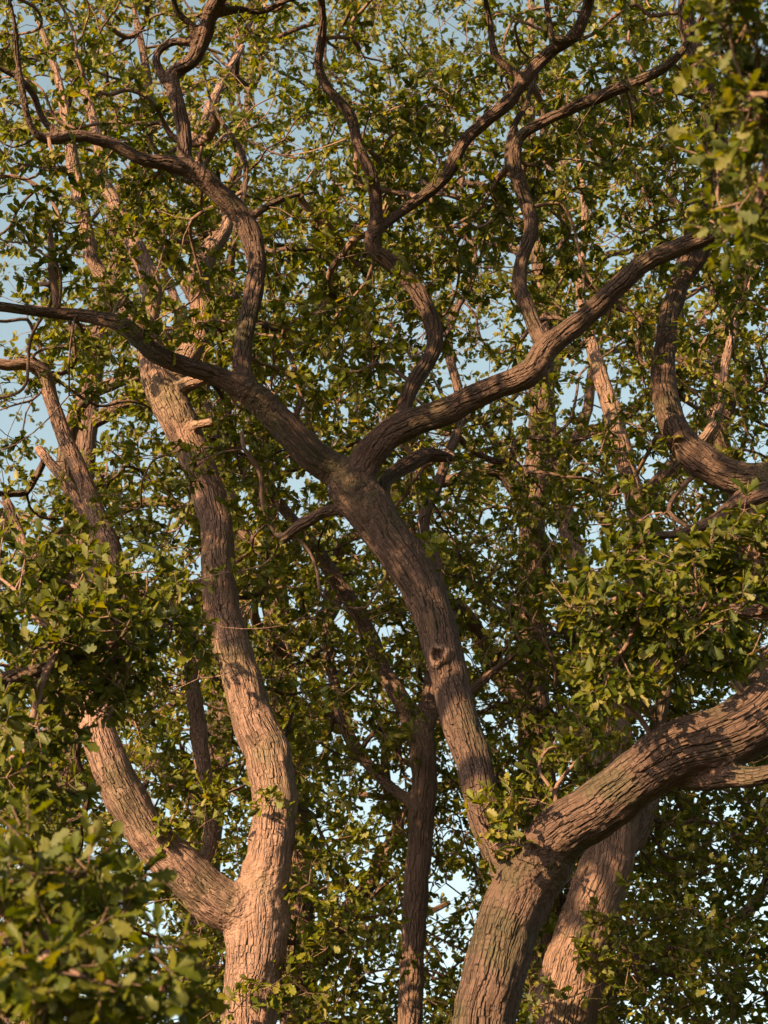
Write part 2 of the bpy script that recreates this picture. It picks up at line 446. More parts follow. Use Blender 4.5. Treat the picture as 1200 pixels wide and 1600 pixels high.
def foliage(tree, loc, sk, skr, sites, leafmat, template, size=(.07, .145), tips_per=4, per_tip=5, spread=.15,
            singles=300, branch_r=.014, barkmat=None, seed=0, twig_sides=3, max_branches=200, twiglets=True):
    pos, par, tips = grow(sk, sites, seed=seed, step=.20 if twiglets else .32)
    n0 = len(sk); nn = len(pos)
    cnt = np.zeros(nn); cnt[tips] += 1
    for i in range(nn - 1, n0 - 1, -1): cnt[par[i]] += cnt[i]
    rad = np.clip(.0054 * np.sqrt(np.maximum(cnt, 1)), .0046, .08)
    # smooth the walks a little
    for _ in range(2):
        child = np.zeros((nn, 3)); k = np.zeros(nn)
        idx = np.arange(n0, nn)
        np.add.at(child, par[idx], pos[idx]); np.add.at(k, par[idx], 1)
        has = (k > 0) & (np.arange(nn) >= n0)
        avg = child[has] / k[has][:, None]
        pos2 = pos.copy(); pos2[has] = .5 * pos[has] + .25 * avg + .25 * pos[par[has]]
        pos = pos2
    # chains: follow the heaviest child
    best = np.full(nn, -1)
    for i in range(n0, nn):
        p = par[i]
        if p >= n0 and (best[p] < 0 or cnt[i] > cnt[best[p]]): best[p] = i
    starts = [i for i in range(n0, nn) if par[i] < n0 or best[par[i]] != i]
    starts.sort(key=lambda i: -rad[i])
    done = np.zeros(nn, bool); nb = 0
    for i in starts:
        if rad[i] < branch_r or nb >= max_branches: break
        ch = [par[i], i]; done[i] = True
        j = i
        while best[j] >= 0 and rad[best[j]] > .0065:
            j = best[j]; ch.append(j); done[j] = True
        rr = rad[ch].copy(); rr[0] = rr[1] * 1.12
        c = spline(np.column_stack([pos[ch], rr]), .12)
        v, l, s, bk = tube(c, 6, seed + i, .16)
        link('branch', mesh_from('branch', v - loc, l, s, barkmat or TWIG, True, {'bark': ('FLOAT_VECTOR', bk)}), tree)
        nb += 1
    seg = np.array([i for i in range(n0, nn) if not done[i]], int)
    A, B, ra, rb = pos[par[seg]], pos[seg], rad[seg] * 1.0, rad[seg] * .92
    # end twiglets and their leaf rosettes
    S = pos[tips]
    nt_ = len(S) * tips_per
    src = np.repeat(S, tips_per, 0)
    grown = np.repeat(unit(pos[tips] - pos[par[tips]]), tips_per, 0)
    td = unit(grown * .45 + rng.normal(0, 1, (nt_, 3)) * np.array([1, 1, .75]) + np.array([0, 0, .25]))
    ln = rng.uniform(.45, 1.45, nt_) * spread
    tip = src + td * ln[:, None]
    if twiglets:
        A, B = np.vstack([A, src]), np.vstack([B, tip])
        ra, rb = np.concatenate([ra, np.full(nt_, .0036)]), np.concatenate([rb, np.full(nt_, .0024)])
    V, l, s = prisms(A, B, ra, rb, twig_sides)
    me = mesh_from('twigs', V - loc, l, s, TWIG, True, {'bark': ('FLOAT_VECTOR', V)})
    link('twigs', me, tree, 'stuff')
    m = nt_ * per_tip
    tp, tdr, tl_ = np.repeat(tip, per_tip, 0), np.repeat(td, per_tip, 0), np.repeat(ln, per_tip)
    base = tp - tdr * (rng.uniform(0, .55, m) * tl_)[:, None]
    d = unit(tdr * .65 + unit(rng.normal(0, 1, (m, 3))) * .95 + np.array([0, 0, -.08]))
    nrm = unit(np.array([-.26, -.30, .60]) + rng.normal(0, .5, (m, 3)))
    nrm = np.where(np.abs(np.sum(nrm * d, -1, keepdims=True)) > .95, nrm + np.array([.3, .5, .1]), nrm)
    sz = rng.uniform(size[0], size[1], m) * np.where(rng.random(m) < .2, .7, 1)
    build_leaves(tree, loc, base, d, nrm, sz, leafmat, template, singles)

# ------------------------------------------------------------------ trees with traced limbs
def trace(rows):
    """rows (px, py, radius in px, Y) -> (x, y, z, r)"""
    out = []
    for (x, y, r, Y) in rows:
        p = P(x, y, Y); out.append((*p, r * px_size(p) * .86))
    return out
def to_ground(rows, dx=0.0, dy=0.0, flare=1.5):
    """lead the first traced point of a trunk down into the ground"""
    x, y, z, r = rows[0]
    return [(x + dx, y + dy, -.25, r * flare * 1.35), (x + dx * .95, y + dy * .95, .25, r * flare * 1.05),
            (x + dx * .75, y + dy * .75, z * .3, r * 1.14), (x + dx * .4, y + dy * .4, z * .65, r * 1.05)] + list(rows)

def tree_root(name, label, loc, group=None):
    t = bpy.data.objects.new(name, None); t.empty_display_size = .3
    t.location = loc; t['label'] = label; t['category'] = 'tree'
    if group: t['group'] = group
    col.objects.link(t)
    return t

def wood(tree, loc, limbs, voxel, mat, seed=0, wob=.12):
    """limbs: list of (part name, rows). One smooth body, cut into its parts. Returns skeleton points, radii, ids"""
    V, Lp, Sz, off = [], [], [], 0
    sk, ids, fu, fw, ss, samp = [], [], [], [], [], []
    for k, (nm, rows) in enumerate(limbs):
        c = spline(rows, .05)
        w = np.minimum(c[:, 3:4], .2)
        fade = np.minimum(np.linspace(0, 6, len(c)), 1)[:, None]
        kk = c[:, :3] / (w.mean() * 5 + .08)
        c[:, :3] += fade * w * wob * 6 * np.stack([fbm(kk, seed + 11 + k), fbm(kk, seed + 31 + k), fbm(kk, seed + 51 + k)], -1) - fade * w * wob * 3
        c[:, 3] *= 1 + .20 * (fbm(c[:, :3] / (w.mean() * 3 + .05), seed + 71 + k) - .5) * fade[:, 0]
        v, l, s, bk = tube(c, 24)
        V.append(v); Lp.append(l + off); Sz.append(s); off += len(v)
        t, u, w2 = frames(c[:, :3])
        sk.append(c); ids.append(np.full(len(c), k)); fu.append(u); fw.append(w2)
        ss.append(np.concatenate([[0], np.cumsum(np.linalg.norm(np.diff(c[:, :3], axis=0), axis=1))]) + k * 13.7)
    me = mesh_from('wood', np.vstack(V), np.concatenate(Lp), np.concatenate(Sz), mat)
    o = bpy.data.objects.new('wood', me); col.objects.link(o)
    md = o.modifiers.new('r', 'REMESH'); md.mode = 'VOXEL'; md.voxel_size = voxel; md.adaptivity = 0
    sm = o.modifiers.new('s', 'SMOOTH'); sm.factor = .5; sm.iterations = 5
    dg = bpy.context.evaluated_depsgraph_get()
    ev = o.evaluated_get(dg); m2 = ev.to_mesh()
    nv = len(m2.vertices); co = np.zeros(nv * 3, np.float32); m2.vertices.foreach_get('co', co); co = co.reshape(-1, 3)
    no = np.zeros(nv * 3, np.float32); m2.vertices.foreach_get('normal', no); no = no.reshape(-1, 3)
    npoly = len(m2.polygons); nl = len(m2.loops)
    lv = np.zeros(nl, np.int32); m2.loops.foreach_get('vertex_index', lv)
    pt = np.zeros(npoly, np.int32); m2.polygons.foreach_get('loop_total', pt)
    ev.to_mesh_clear(); bpy.data.objects.remove(o, do_unlink=True); bpy.data.meshes.remove(me)
    sk = np.vstack(sk); ids = np.concatenate(ids); fu = np.vstack(fu); fw = np.vstack(fw); ss = np.concatenate(ss)
    near = np.zeros(nv, int); gap = np.zeros(nv)
    s32 = sk[:, :3].astype(np.float32)
    for a in range(0, nv, 8000):
        q = co[a:a + 8000]
        d2 = (q ** 2).sum(1)[:, None] + (s32 ** 2).sum(1)[None] - 2 * q @ s32.T
        ds = np.sqrt(np.maximum(d2, 0)) - sk[:, 3][None]
        b = np.argmin(ds, 1); near[a:a + 8000] = b
        best = ds[np.arange(len(b)), b].copy()
        ds[ids[None] == ids[b][:, None]] = 9.0
        gap[a:a + 8000] = ds.min(1) - best
    rel = co - sk[near, :3]
    bark = np.stack([(rel * fu[near]).sum(1), (rel * fw[near]).sum(1), ss[near]], -1)
    clear = np.clip(gap / .14, 0, 1); clear = clear * clear * (3 - 2 * clear)     # 0 where two limbs merge
    # swellings, burrs and coarse ridges of the bark
    rad = sk[near, 3]
    disp = (fbm(co / .16, seed + 5) - .5) * np.minimum(rad * .20, .045)
    rg = fbm(bark / np.array([.055, .055, .26]), seed + 6)
    disp += clear * ((np.abs(rg - .5) * 2) ** .6 * np.minimum(rad * .085, .018) - np.minimum(rad * .05, .01))
    disp += (1 - clear) * (fbm(co / .06, seed + 8) - .5) * np.minimum(rad * .16, .03)
    co = co + no * disp[:, None]
    st = np.concatenate([[0], np.cumsum(pt)[:-1]])
    pid = ids[near[lv[st]]]
    # vertex normals of the whole body, so that the cuts between parts do not show
    tri = [lv[st], lv[st + 1], lv[st + 2]]
    fn = np.cross(co[tri[1]] - co[tri[0]], co[tri[2]] - co[tri[0]])
    vn = np.zeros((nv, 3))
    ps = np.repeat(np.arange(npoly), pt)
    for a in range(3): vn[:, a] = np.bincount(lv, fn[ps, a], nv)
    vn = unit(vn)
    for k, (nm, rows) in enumerate(limbs):
        sel = pid == k
        if not sel.any(): continue
        ls = lv[np.repeat(sel, pt)]
        uq, inv = np.unique(ls, return_inverse=True)
        pm = mesh_from(nm, co[uq] - loc, inv, pt[sel], mat, True, {'bark': ('FLOAT_VECTOR', bark[uq]), 'merge': ('FLOAT', 1 - clear[uq])})
        pm.normals_split_custom_set_from_vertices([tuple(x) for x in vn[uq]])
        link(nm, pm, tree)
    return sk[:, :3], sk[:, 3], ids

def clump(p, scale, thr, seed):
    return p[fbm(p / scale, seed) > thr]
def around(sk, n, sx, sy, sz, up=.4, back=.3, front=.05):
    """leaf sites about the limbs, chiefly on their far and upper side"""
    i = rng.integers(0, len(sk), n)
    dy = np.abs(rng.normal(0, sy, n)) + back
    fr = rng.random(n) < front
    dy = np.where(fr, -np.abs(rng.normal(0, .6, n)) - .2, dy)
    return sk[i] + np.stack([rng.normal(0, sx, n), dy, rng.normal(up, sz, n)], -1)
def patch(px, py, Y, rx, ry, ry_depth, n):
    """leaf sites in an ellipsoid about a place given by photo pixel and distance"""
    c = P(px, py, Y); k = px_size(c)
    q = unit(rng.normal(0, 1, (n, 3))) * rng.random((n, 1)) ** .4
    return c + q * np.array([rx * k, ry_depth, ry * k])
def thin(p, d):
    """drop sites that crowd each other"""
    key = {}; out = []
    for i, c in enumerate(np.floor(p / d).astype(int)):
        t = tuple(c)
        if t not in key: key[t] = 1; out.append(i)
    return p[out]

# ------------------------------------------------------------------ the oak whose limbs wind across the middle
def oak_sinuous():
    tr = trace([(755, 1640, 58, 15), (770, 1540, 57, 15), (793, 1450, 58, 15), (822, 1385, 58, 15), (850, 1335, 56, 14.95)])
    trunk = to_ground(tr, -.25, .1)
    right = trace([(815, 1400, 44, 15), (850, 1335, 56, 14.95), (890, 1293, 54, 14.8), (945, 1255, 52, 14.6), (1005, 1212, 53, 14.4), (1070, 1172, 56, 14.2),
                   (1140, 1148, 58, 14.1), (1185, 1115, 58, 14.1), (1225, 1050, 54, 14.2), (1262, 975, 50, 14.4), (1285, 895, 46, 14.7),
                   (1262, 812, 42, 15.0), (1215, 760, 38, 15.2)])
    low = trace([(1030, 1205, 20, 14.4), (1085, 1215, 24, 14.3), (1140, 1213, 22, 14.1), (1200, 1208, 18, 13.9), (1290, 1170, 15, 13.8), (1380, 1080, 11, 13.9)])
    rc = trace([(1262, 800, 30, 15.0), (1215, 757, 36, 15.2), (1160, 748, 33, 15.4), (1105, 728, 31, 15.5), (1064, 690, 28, 15.6), (1042, 635, 25, 15.7), (1036, 570, 22, 15.8),
                (1042, 510, 20, 15.9), (1058, 455, 19, 16), (1084, 385, 18, 16.1), (1108, 310, 18, 16.1), (1119, 230, 19, 16.0), (1108, 150, 19, 15.9), (1090, 90, 18, 15.8), (1072, 20, 15, 15.6), (1080, -60, 12, 15.3), (1050, -160, 9, 14.8)])
    re_ = trace([(1066, 440, 12, 16), (1092, 408, 12, 15.9), (1112, 375, 10, 15.9), (1150, 350, 8, 15.9), (1200, 330, 6, 16)])
    rd = trace([(1240, 770, 28, 15.1), (1180, 772, 23, 15.0), (1140, 795, 18, 14.9), (1105, 818, 13, 14.8), (1060, 835, 9, 14.7), (1015, 838, 7, 14.6)])
    left = trace([(815, 1415, 36, 15), (792, 1360, 34, 15.05), (768, 1310, 31, 15.1), (752, 1245, 32, 15.15), (735, 1180, 34, 15.2), (712, 1105, 35, 15.25), (696, 1030, 37, 15.3),
                  (677, 960, 39, 15.3), (643, 890, 40, 15.3), (602, 830, 41, 15.3), (567, 780, 42, 15.3), (540, 745, 40, 15.3)])
    a1 = trace([(575, 790, 30, 15.3), (535, 742, 32, 15.3), (490, 708, 30, 15.2), (440, 660, 28, 15.1), (395, 617, 26, 15.0), (345, 590, 18, 14.9), (290, 573, 18, 14.8),
                (240, 552, 19, 14.7), (208, 520, 18, 14.7), (170, 500, 15, 14.7), (110, 490, 12, 14.7), (50, 486, 11, 14.6), (0, 479, 10, 14.5), (-70, 470, 9, 14.4), (-150, 430, 6, 14.3)])
    a1a = trace([(420, 640, 18, 15.05), (390, 610, 20, 15.0), (379, 575, 18, 15.05), (384, 520, 18, 15.1), (398, 455, 18, 15.2), (402, 402, 19, 15.2), (381, 350, 21, 15.2), (342, 302, 20, 15.1),
                 (303, 268, 20, 15), (262, 256, 16, 14.9), (220, 248, 13, 14.8), (170, 222, 12, 14.7), (120, 212, 12, 14.6), (75, 216, 11, 14.5), (50, 200, 8, 14.4), (36, 150, 7, 14.3), (28, 92, 6, 14.2), (22, 30, 5, 14.0), (4, -40, 4, 13.8)])
    a1b = trace([(310, 275, 14, 15), (290, 250, 15, 15), (288, 205, 14, 14.95), (276, 155, 14, 14.9), (270, 118, 14, 14.9), (298, 96, 15, 14.8), (318, 62, 15, 14.7), (330, 20, 15, 14.5), (350, -25, 14, 14.2),
                 (330, -120, 12, 13.4), (280, -210, 10, 12.6), (220, -300, 8, 11.6)])
    a1c = trace([(275, 150, 8, 14.9), (250, 112, 9, 14.9), (246, 85, 8, 14.85), (268, 66, 8, 14.8), (298, 62, 8, 14.7), (300, 40, 7, 14.6), (276, 20, 7, 14.5), (266, -15, 6, 14.3), (230, -80, 5, 13.8)])
    a1d = trace([(95, 214, 8, 14.55), (70, 190, 7, 14.5), (52, 148, 7, 14.4), (34, 125, 6, 14.3), (5, 108, 6, 14.2), (-60, 80, 5, 14)])
    a1e = trace([(335, 20, 10, 14.5), (375, 15, 8, 14.5), (410, 18, 7, 14.5), (445, 2, 6, 14.5), (475, -5, 5, 14.4)])
    a1f = trace([(378, 350, 9, 15.2), (398, 335, 8, 15.2), (430, 316, 7, 15.3), (462, 305, 5, 15.5), (500, 300, 4, 15.7)])
    a1g = trace([(375, 335, 6, 15.2), (383, 285, 6, 15.3), (380, 240, 5, 15.4), (350, 195, 5, 15.5), (330, 160, 4, 15.6), (318, 110, 3, 15.7)])
    a2 = trace([(590, 810, 28, 15.3), (562, 755, 32, 15.28), (575, 714, 30, 15.2), (610, 677, 28, 15.1), (660, 655, 27, 15.0), (720, 630, 25, 14.9), (780, 604, 24, 14.8), (830, 583, 25, 14.7), (856, 545, 24, 14.65),
                (900, 508, 20, 14.6), (950, 463, 20, 14.5), (1000, 416, 19, 14.4), (1060, 386, 18, 14.3), (1110, 368, 17, 14.2), (1160, 340, 14, 14.1), (1215, 308, 13, 14.0), (1300, 250, 11, 13.8), (1380, 170, 8, 13.4)])
    a2a = trace([(615, 690, 12, 15.1), (628, 648, 14, 15.1), (645, 600, 15, 15.15), (675, 556, 15, 15.2), (679, 510, 16, 15.2), (655, 460, 17, 15.2), (620, 420, 17, 15.2), (584, 388, 15, 15.1), (590, 340, 13, 15.0), (584, 288, 12, 14.9),
                 (560, 230, 11, 14.8), (545, 180, 11, 14.7), (511, 140, 10, 14.6), (498, 100, 9, 14.5), (504, 50, 9, 14.3), (500, -10, 8, 14.0), (470, -100, 8, 13.2), (420, -190, 7, 12.2)])
    a2b = trace([(592, 360, 9, 15.05), (612, 342, 10, 15.1), (655, 310, 11, 15.15), (700, 270, 13, 15.1), (730, 215, 13, 15.0), (788, 168, 13, 14.9), (820, 122, 13, 14.8), (860, 80, 12, 14.7), (900, 50, 12, 14.5), (920, 0, 11, 14.3), (935, -80, 10, 13.6), (900, -180, 8, 12.6)])
    a2c = trace([(820, 125, 8, 14.8), (800, 112, 8, 14.8), (775, 88, 8, 14.75), (766, 45, 7, 14.7), (758, -5, 6, 14.5), (740, -70, 5, 14)])
    a2d = trace([(850, 570, 15, 14.68), (848, 540, 15, 14.7), (830, 498, 15, 14.8), (813, 450, 15, 14.85), (815, 408, 13, 14.9), (831, 358, 14, 14.9), (820, 310, 14, 14.9), (805, 260, 13, 14.85), (812, 215, 11, 14.8), (850, 190, 11, 14.7), (900, 166, 12, 14.6),
                 (950, 145, 12, 14.5), (1000, 125, 11, 14.4), (1050, 95, 9, 14.2), (1090, 40, 7, 14), (1120, -40, 6, 13.6)])
    a2e = trace([(812, 285, 8, 14.9), (795, 250, 9, 14.95), (800, 205, 7, 15.0), (822, 160, 6, 15.1), (836, 120, 5, 15.2)])
    a2f = trace([(905, 60, 7, 14.5), (865, 60, 7, 14.55), (855, 20, 6, 14.5), (850, -30, 5, 14.4)])
    stub = trace([(605, 815, 12, 15.3), (600, 760, 14, 15.5), (632, 728, 16, 15.7), (668, 712, 15, 15.9), (706, 716, 8, 16.0)])
    stub2 = trace([(590, 820, 12, 15.3), (530, 797, 11, 15.5), (478, 815, 12, 15.7), (440, 845, 8, 15.9)])
    limbs = [('trunk', trunk), ('limb', right), ('branch', low), ('limb', rc), ('branch', rd), ('branch', re_), ('limb', left), ('limb', a1), ('limb', a1a), ('branch', a1b), ('branch', a1c), ('branch', a1d),
             ('branch', a1e), ('branch', a1f), ('branch', a1g), ('limb', a2), ('branch', a2a), ('branch', a2b), ('branch', a2c), ('branch', a2d), ('branch', a2e), ('branch', a2f), ('branch', stub), ('branch', stub2)]
    loc = np.array([trunk[0][0], trunk[0][1], 0.0])
    t = tree_root('oak_tree', 'large oak with winding dark limbs, a round branch scar and a thick curved arm', loc)
    sk, r, ids = wood(t, loc, limbs, .021, BARK, 100)
    # the healed branch scar on the tall limb
    lf = np.where(ids == [q[1] is left for q in limbs].index(True))[0]
    j = lf[np.argmin(np.abs(project(sk[lf])[1] - 1030))]
    ny = unit(np.array([-.36, -.93, -.12])); c = sk[j] + ny * (r[j] * 1.0 + .012)
    rot = np.column_stack([unit(np.cross(-ny, [0, 0, 1])), -ny, np.cross(unit(np.cross(-ny, [0, 0, 1])), -ny)])
    th = np.linspace(0, 2 * np.pi, 28, endpoint=False)
    ring = []
    prof = [(.115, .06), (.100, .010), (.082, -.026), (.064, -.034), (.050, -.022), (.042, .010), (.036, .045)]
    for (rr, yy) in prof:
        wv = 1 + .10 * np.sin(3 * th + 1) + .06 * np.sin(7 * th)
        ring.append(np.stack([rr * wv * np.cos(th), yy + .006 * np.sin(5 * th + rr * 90), rr * wv * 1.08 * np.sin(th)], -1))
    n = 28
    v = np.vstack(ring) @ rot.T; fl = []
    for a in range(len(prof) - 1):
        for b in range(n):
            fl += [a * n + b, a * n + (b + 1) % n, (a + 1) * n + (b + 1) % n, (a + 1) * n + b]
    s = link('branch_scar', mesh_from('branch_scar', v + c - loc, fl, np.full(len(fl) // 4, 4), BARK_PALE, True, {'bark': ('FLOAT_VECTOR', v + .3)}), t)
    hv = np.vstack([ring[-1] * np.array([1.02, 1, 1.02]), [[0, .05, 0]]]) @ rot.T
    hl = []
    for b in range(n): hl += [b, (b + 1) % n, n]
    link('hollow', mesh_from('hollow', hv + c - loc, hl, np.full(n, 3), BARK, True, {'bark': ('FLOAT_VECTOR', hv)}), s)
    # leaves
    fine = (r < .14) & (sk[:, 2] > 7.0)
    S = around(sk[fine], 2400, 1.0, 1.3, 1.0, up=.35, back=.42, front=.02)
    S = clump(S, 1.25, .52, 3)
    top = np.stack([rng.uniform(-5, 4.5, 4200), rng.uniform(8.5, 14.5, 4200), rng.uniform(10, 15.5, 4200)], -1)  # crown above the view, laid out to cast shade on the upper limbs
    top = top[(top[:, 2] > 1.6 + .86 * top[:, 1] + .1) & (top[:, 2] < 1.6 + .86 * top[:, 1] + 2.6)]
    top = clump(top, 1.2, .44, 8)
    extra = np.vstack([patch(790, 1275, 14.7, 60, 60, .35, 16), patch(850, 1240, 15.2, 60, 60, .4, 12), patch(1000, 930, 13.6, 120, 90, .6, 18), patch(1130, 960, 13.4, 110, 110, .6, 16),
                       patch(960, 1060, 13.6, 70, 60, .5, 24), patch(900, 1160, 15.2, 70, 60, .5, 16), patch(1150, 1060, 14.6, 60, 50, .5, 14), patch(320, 1000, 14.9, 25, 25, .2, 2),
                       patch(560, 560, 14.9, 60, 70, .5, 10), patch(240, 500, 14.4, 50, 30, .3, 5), patch(60, 330, 14.3, 120, 100, .8, 22)])
    S = thin(np.vstack([S, top, extra]), .2)
    foliage(t, loc, sk[::3], r[::3], S, LEAF, T_MID, seed=1)
    return len(S)

# ------------------------------------------------------------------ the pale oak forking in a V
def oak_forked():
    tr = trace([(380, 1640, 52, 17.5), (388, 1560, 52, 17.5), (398, 1490, 55, 17.5), (402, 1430, 58, 17.5), (412, 1380, 46, 17.5)])
    trunk = to_ground(tr, .1, .1)
    right = trace([(404, 1440, 46, 17.5), (414, 1380, 45, 17.5), (424, 1320, 42, 17.5), (430, 1250, 41, 17.5), (417, 1180, 41, 17.5), (390, 1100, 39, 17.5), (365, 1030, 35, 17.5), (347, 960, 33, 17.5), (340, 880, 32, 17.5), (334, 800, 31, 17.5),
                   (309, 720, 32, 17.5), (275, 650, 33, 17.5), (254, 595, 34, 17.5), (243, 560, 28, 17.5), (232, 515, 21, 17.6), (240, 450, 18, 17.7), (215, 385, 16, 17.9), (188, 332, 14, 18), (160, 270, 12, 18.1), (150, 200, 10, 18.2), (120, 110, 7, 18.3)])
    r5 = trace([(240, 545, 16, 17.5), (195, 478, 15, 17.3), (150, 415, 14, 17.2), (132, 345, 14, 17.1), (118, 280, 14, 17.1), (108, 215, 12, 17), (90, 120, 8, 17), (60, 30, 6, 17)])
    r2 = trace([(262, 620, 24, 17.5), (280, 578, 25, 17.6), (305, 535, 22, 17.8), (312, 480, 20, 18), (308, 430, 22, 18), (325, 392, 20, 18.1), (352, 352, 15, 18.2), (345, 300, 12, 18.4), (300, 240, 10, 18.6), (330, 160, 8, 18.8), (380, 70, 6, 19)])
    r3 = trace([(268, 610, 16, 17.5), (300, 597, 14, 17.3), (325, 588, 9, 17.1), (350, 560, 6, 17.0)])
    r4 = trace([(285, 670, 12, 17.5), (310, 664, 9, 17.3), (342, 655, 9, 17.2), (362, 632, 7, 17.1), (375, 600, 5, 17)])
    left = trace([(405, 1450, 44, 17.5), (375, 1428, 46, 17.45), (335, 1405, 46, 17.4), (290, 1368, 43, 17.3), (240, 1318, 40, 17.2), (200, 1255, 38, 17.1), (172, 1190, 37, 17.0), (155, 1130, 34, 17), (168, 1060, 30, 17.1), (190, 985, 28, 17.3),
                  (186, 920, 25, 17.5), (166, 850, 22, 17.6), (146, 790, 18, 17.7), (124, 730, 16, 17.7), (100, 680, 15, 17.7), (80, 625, 15, 17.7), (68, 582, 14, 17.6), (38, 568, 12, 17.5), (0, 568, 11, 17.4), (-80, 540, 9, 17.2)])
    l2 = trace([(168, 1080, 18, 17.1), (150, 980, 18, 17.6), (152, 900, 16, 18), (150, 850, 14, 18.2), (120, 780, 11, 18.4), (60, 700, 9, 18.6)])
    l3 = trace([(160, 1150, 18, 17), (110, 1050, 17, 16.9), (80, 960, 14, 16.8), (40, 860, 11, 16.8), (10, 780, 9, 16.8)])
    l4 = trace([(300, 1380, 16, 17.3), (330, 1300, 13, 17.8), (310, 1140, 17, 18.4), (300, 1050, 13, 18.8), (270, 940, 10, 19)])
    limbs = [('trunk', trunk), ('limb', right), ('limb', r2), ('branch', r3), ('branch', r4), ('branch', r5), ('limb', left), ('branch', l2), ('branch', l3), ('branch', l4)]
    loc = np.array([trunk[0][0], trunk[0][1], 0.0])
    t = tree_root('oak_tree', 'pale sunlit oak trunk forking low into a wide V', loc)
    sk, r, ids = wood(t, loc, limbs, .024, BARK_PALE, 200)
    fine = (r < .19) & (sk[:, 2] > 5.5)
    S = around(sk[fine], 1700, 1.3, 1.2, 1.1, up=.3, back=.35, front=.025)
    S = clump(S, 1.25, .48, 13)
    extra = np.vstack([patch(390, 1545, 17.0, 40, 30, .2, 5), patch(430, 1265, 17.0, 25, 20, .15, 2), patch(300, 1270, 17.6, 60, 70, .4, 16), patch(225, 1300, 17.0, 50, 25, .15, 3), patch(510, 1350, 17.8, 60, 140, .5, 22),
                       patch(60, 1280, 17.9, 90, 120, .5, 30), patch(100, 1060, 17.9, 110, 90, .6, 34), patch(480, 1500, 17.8, 70, 80, .5, 16), patch(470, 1180, 18.0, 50, 110, .5, 12)])
    S = thin(np.vstack([S, extra]), .2)
    foliage(t, loc, sk[::3], r[::3], S, LEAF, T_MID, seed=2, barkmat=BARK)
    return len(S)

# ------------------------------------------------------------------ slim oak behind the winding limb
def oak_slim():
    tr = trace([(640, 1640, 24, 20.5), (642, 1520, 24, 20.5), (650, 1400, 24, 20.5), (656, 1290, 25, 20.5), (661, 1210, 25, 20.5), (656, 1150, 26, 20.5), (640, 1118, 20, 20.5)])
    trunk = to_ground(tr, .1, 0)
    left = trace([(660, 1165, 18, 20.5), (640, 1118, 20, 20.5), (603, 1052, 16, 20.5), (567, 972, 16, 20.4), (530, 912, 15, 20.3), (496, 862, 14, 20.2), (460, 815, 12, 20.1), (428, 775, 11, 20), (415, 740, 10, 19.9), (440, 690, 8, 19.8), (470, 620, 7, 19.8), (440, 520, 6, 20)])
    right = trace([(658, 1180, 18, 20.5), (668, 1120, 17, 20.5), (676, 1050, 16, 20.6), (690, 960, 15, 20.7), (682, 880, 13, 20.8), (662, 820, 12, 20.9), (690, 740, 11, 21), (720, 640, 10, 21), (700, 520, 9, 21), (740, 420, 8, 21), (720, 300, 6, 21), (750, 180, 5, 21)])
    b1 = trace([(690, 960, 8, 20.7), (740, 1080, 9, 20.4), (780, 1045, 8, 20.4), (830, 1010, 7, 20.5), (880, 990, 6, 20.6)][::1])
    b1 = trace([(672, 1120, 9, 20.5), (730, 1085, 10, 20.4), (780, 1042, 8, 20.4), (830, 1000, 7, 20.5), (880, 985, 5, 20.6)])
    b2 = trace([(600, 1050, 9, 20.5), (550, 1170, 9, 21), (520, 1080, 11, 21.3), (505, 980, 9, 21.5), (510, 880, 7, 21.6)][1:])
    b2 = trace([(650, 1260, 12, 20.5), (590, 1210, 11, 20.9), (545, 1150, 12, 21.2), (522, 1070, 11, 21.4), (508, 980, 9, 21.5), (515, 880, 7, 21.6)])
    limbs = [('trunk', trunk), ('limb', left), ('limb', right), ('branch', b1), ('branch', b2)]
    loc = np.array([trunk[0][0], trunk[0][1], 0.0])
    t = tree_root('oak_tree', 'slim oak with a narrow fork, half hidden behind the winding limb of the large oak', loc)
    sk, r, ids = wood(t, loc, limbs, .032, BARK_FAR, 300)
    fine = sk[:, 2] > 5.5
    S = around(sk[fine], 1300, 1.4, 1.2, 1.2, up=.2, back=.3, front=.03)
    S = thin(clump(S, 1.25, .48, 23), .2)
    foliage(t, loc, sk[::3], r[::3], S, LEAF_FAR, T_MID, seed=3, barkmat=BARK_FAR)
    return len(S)

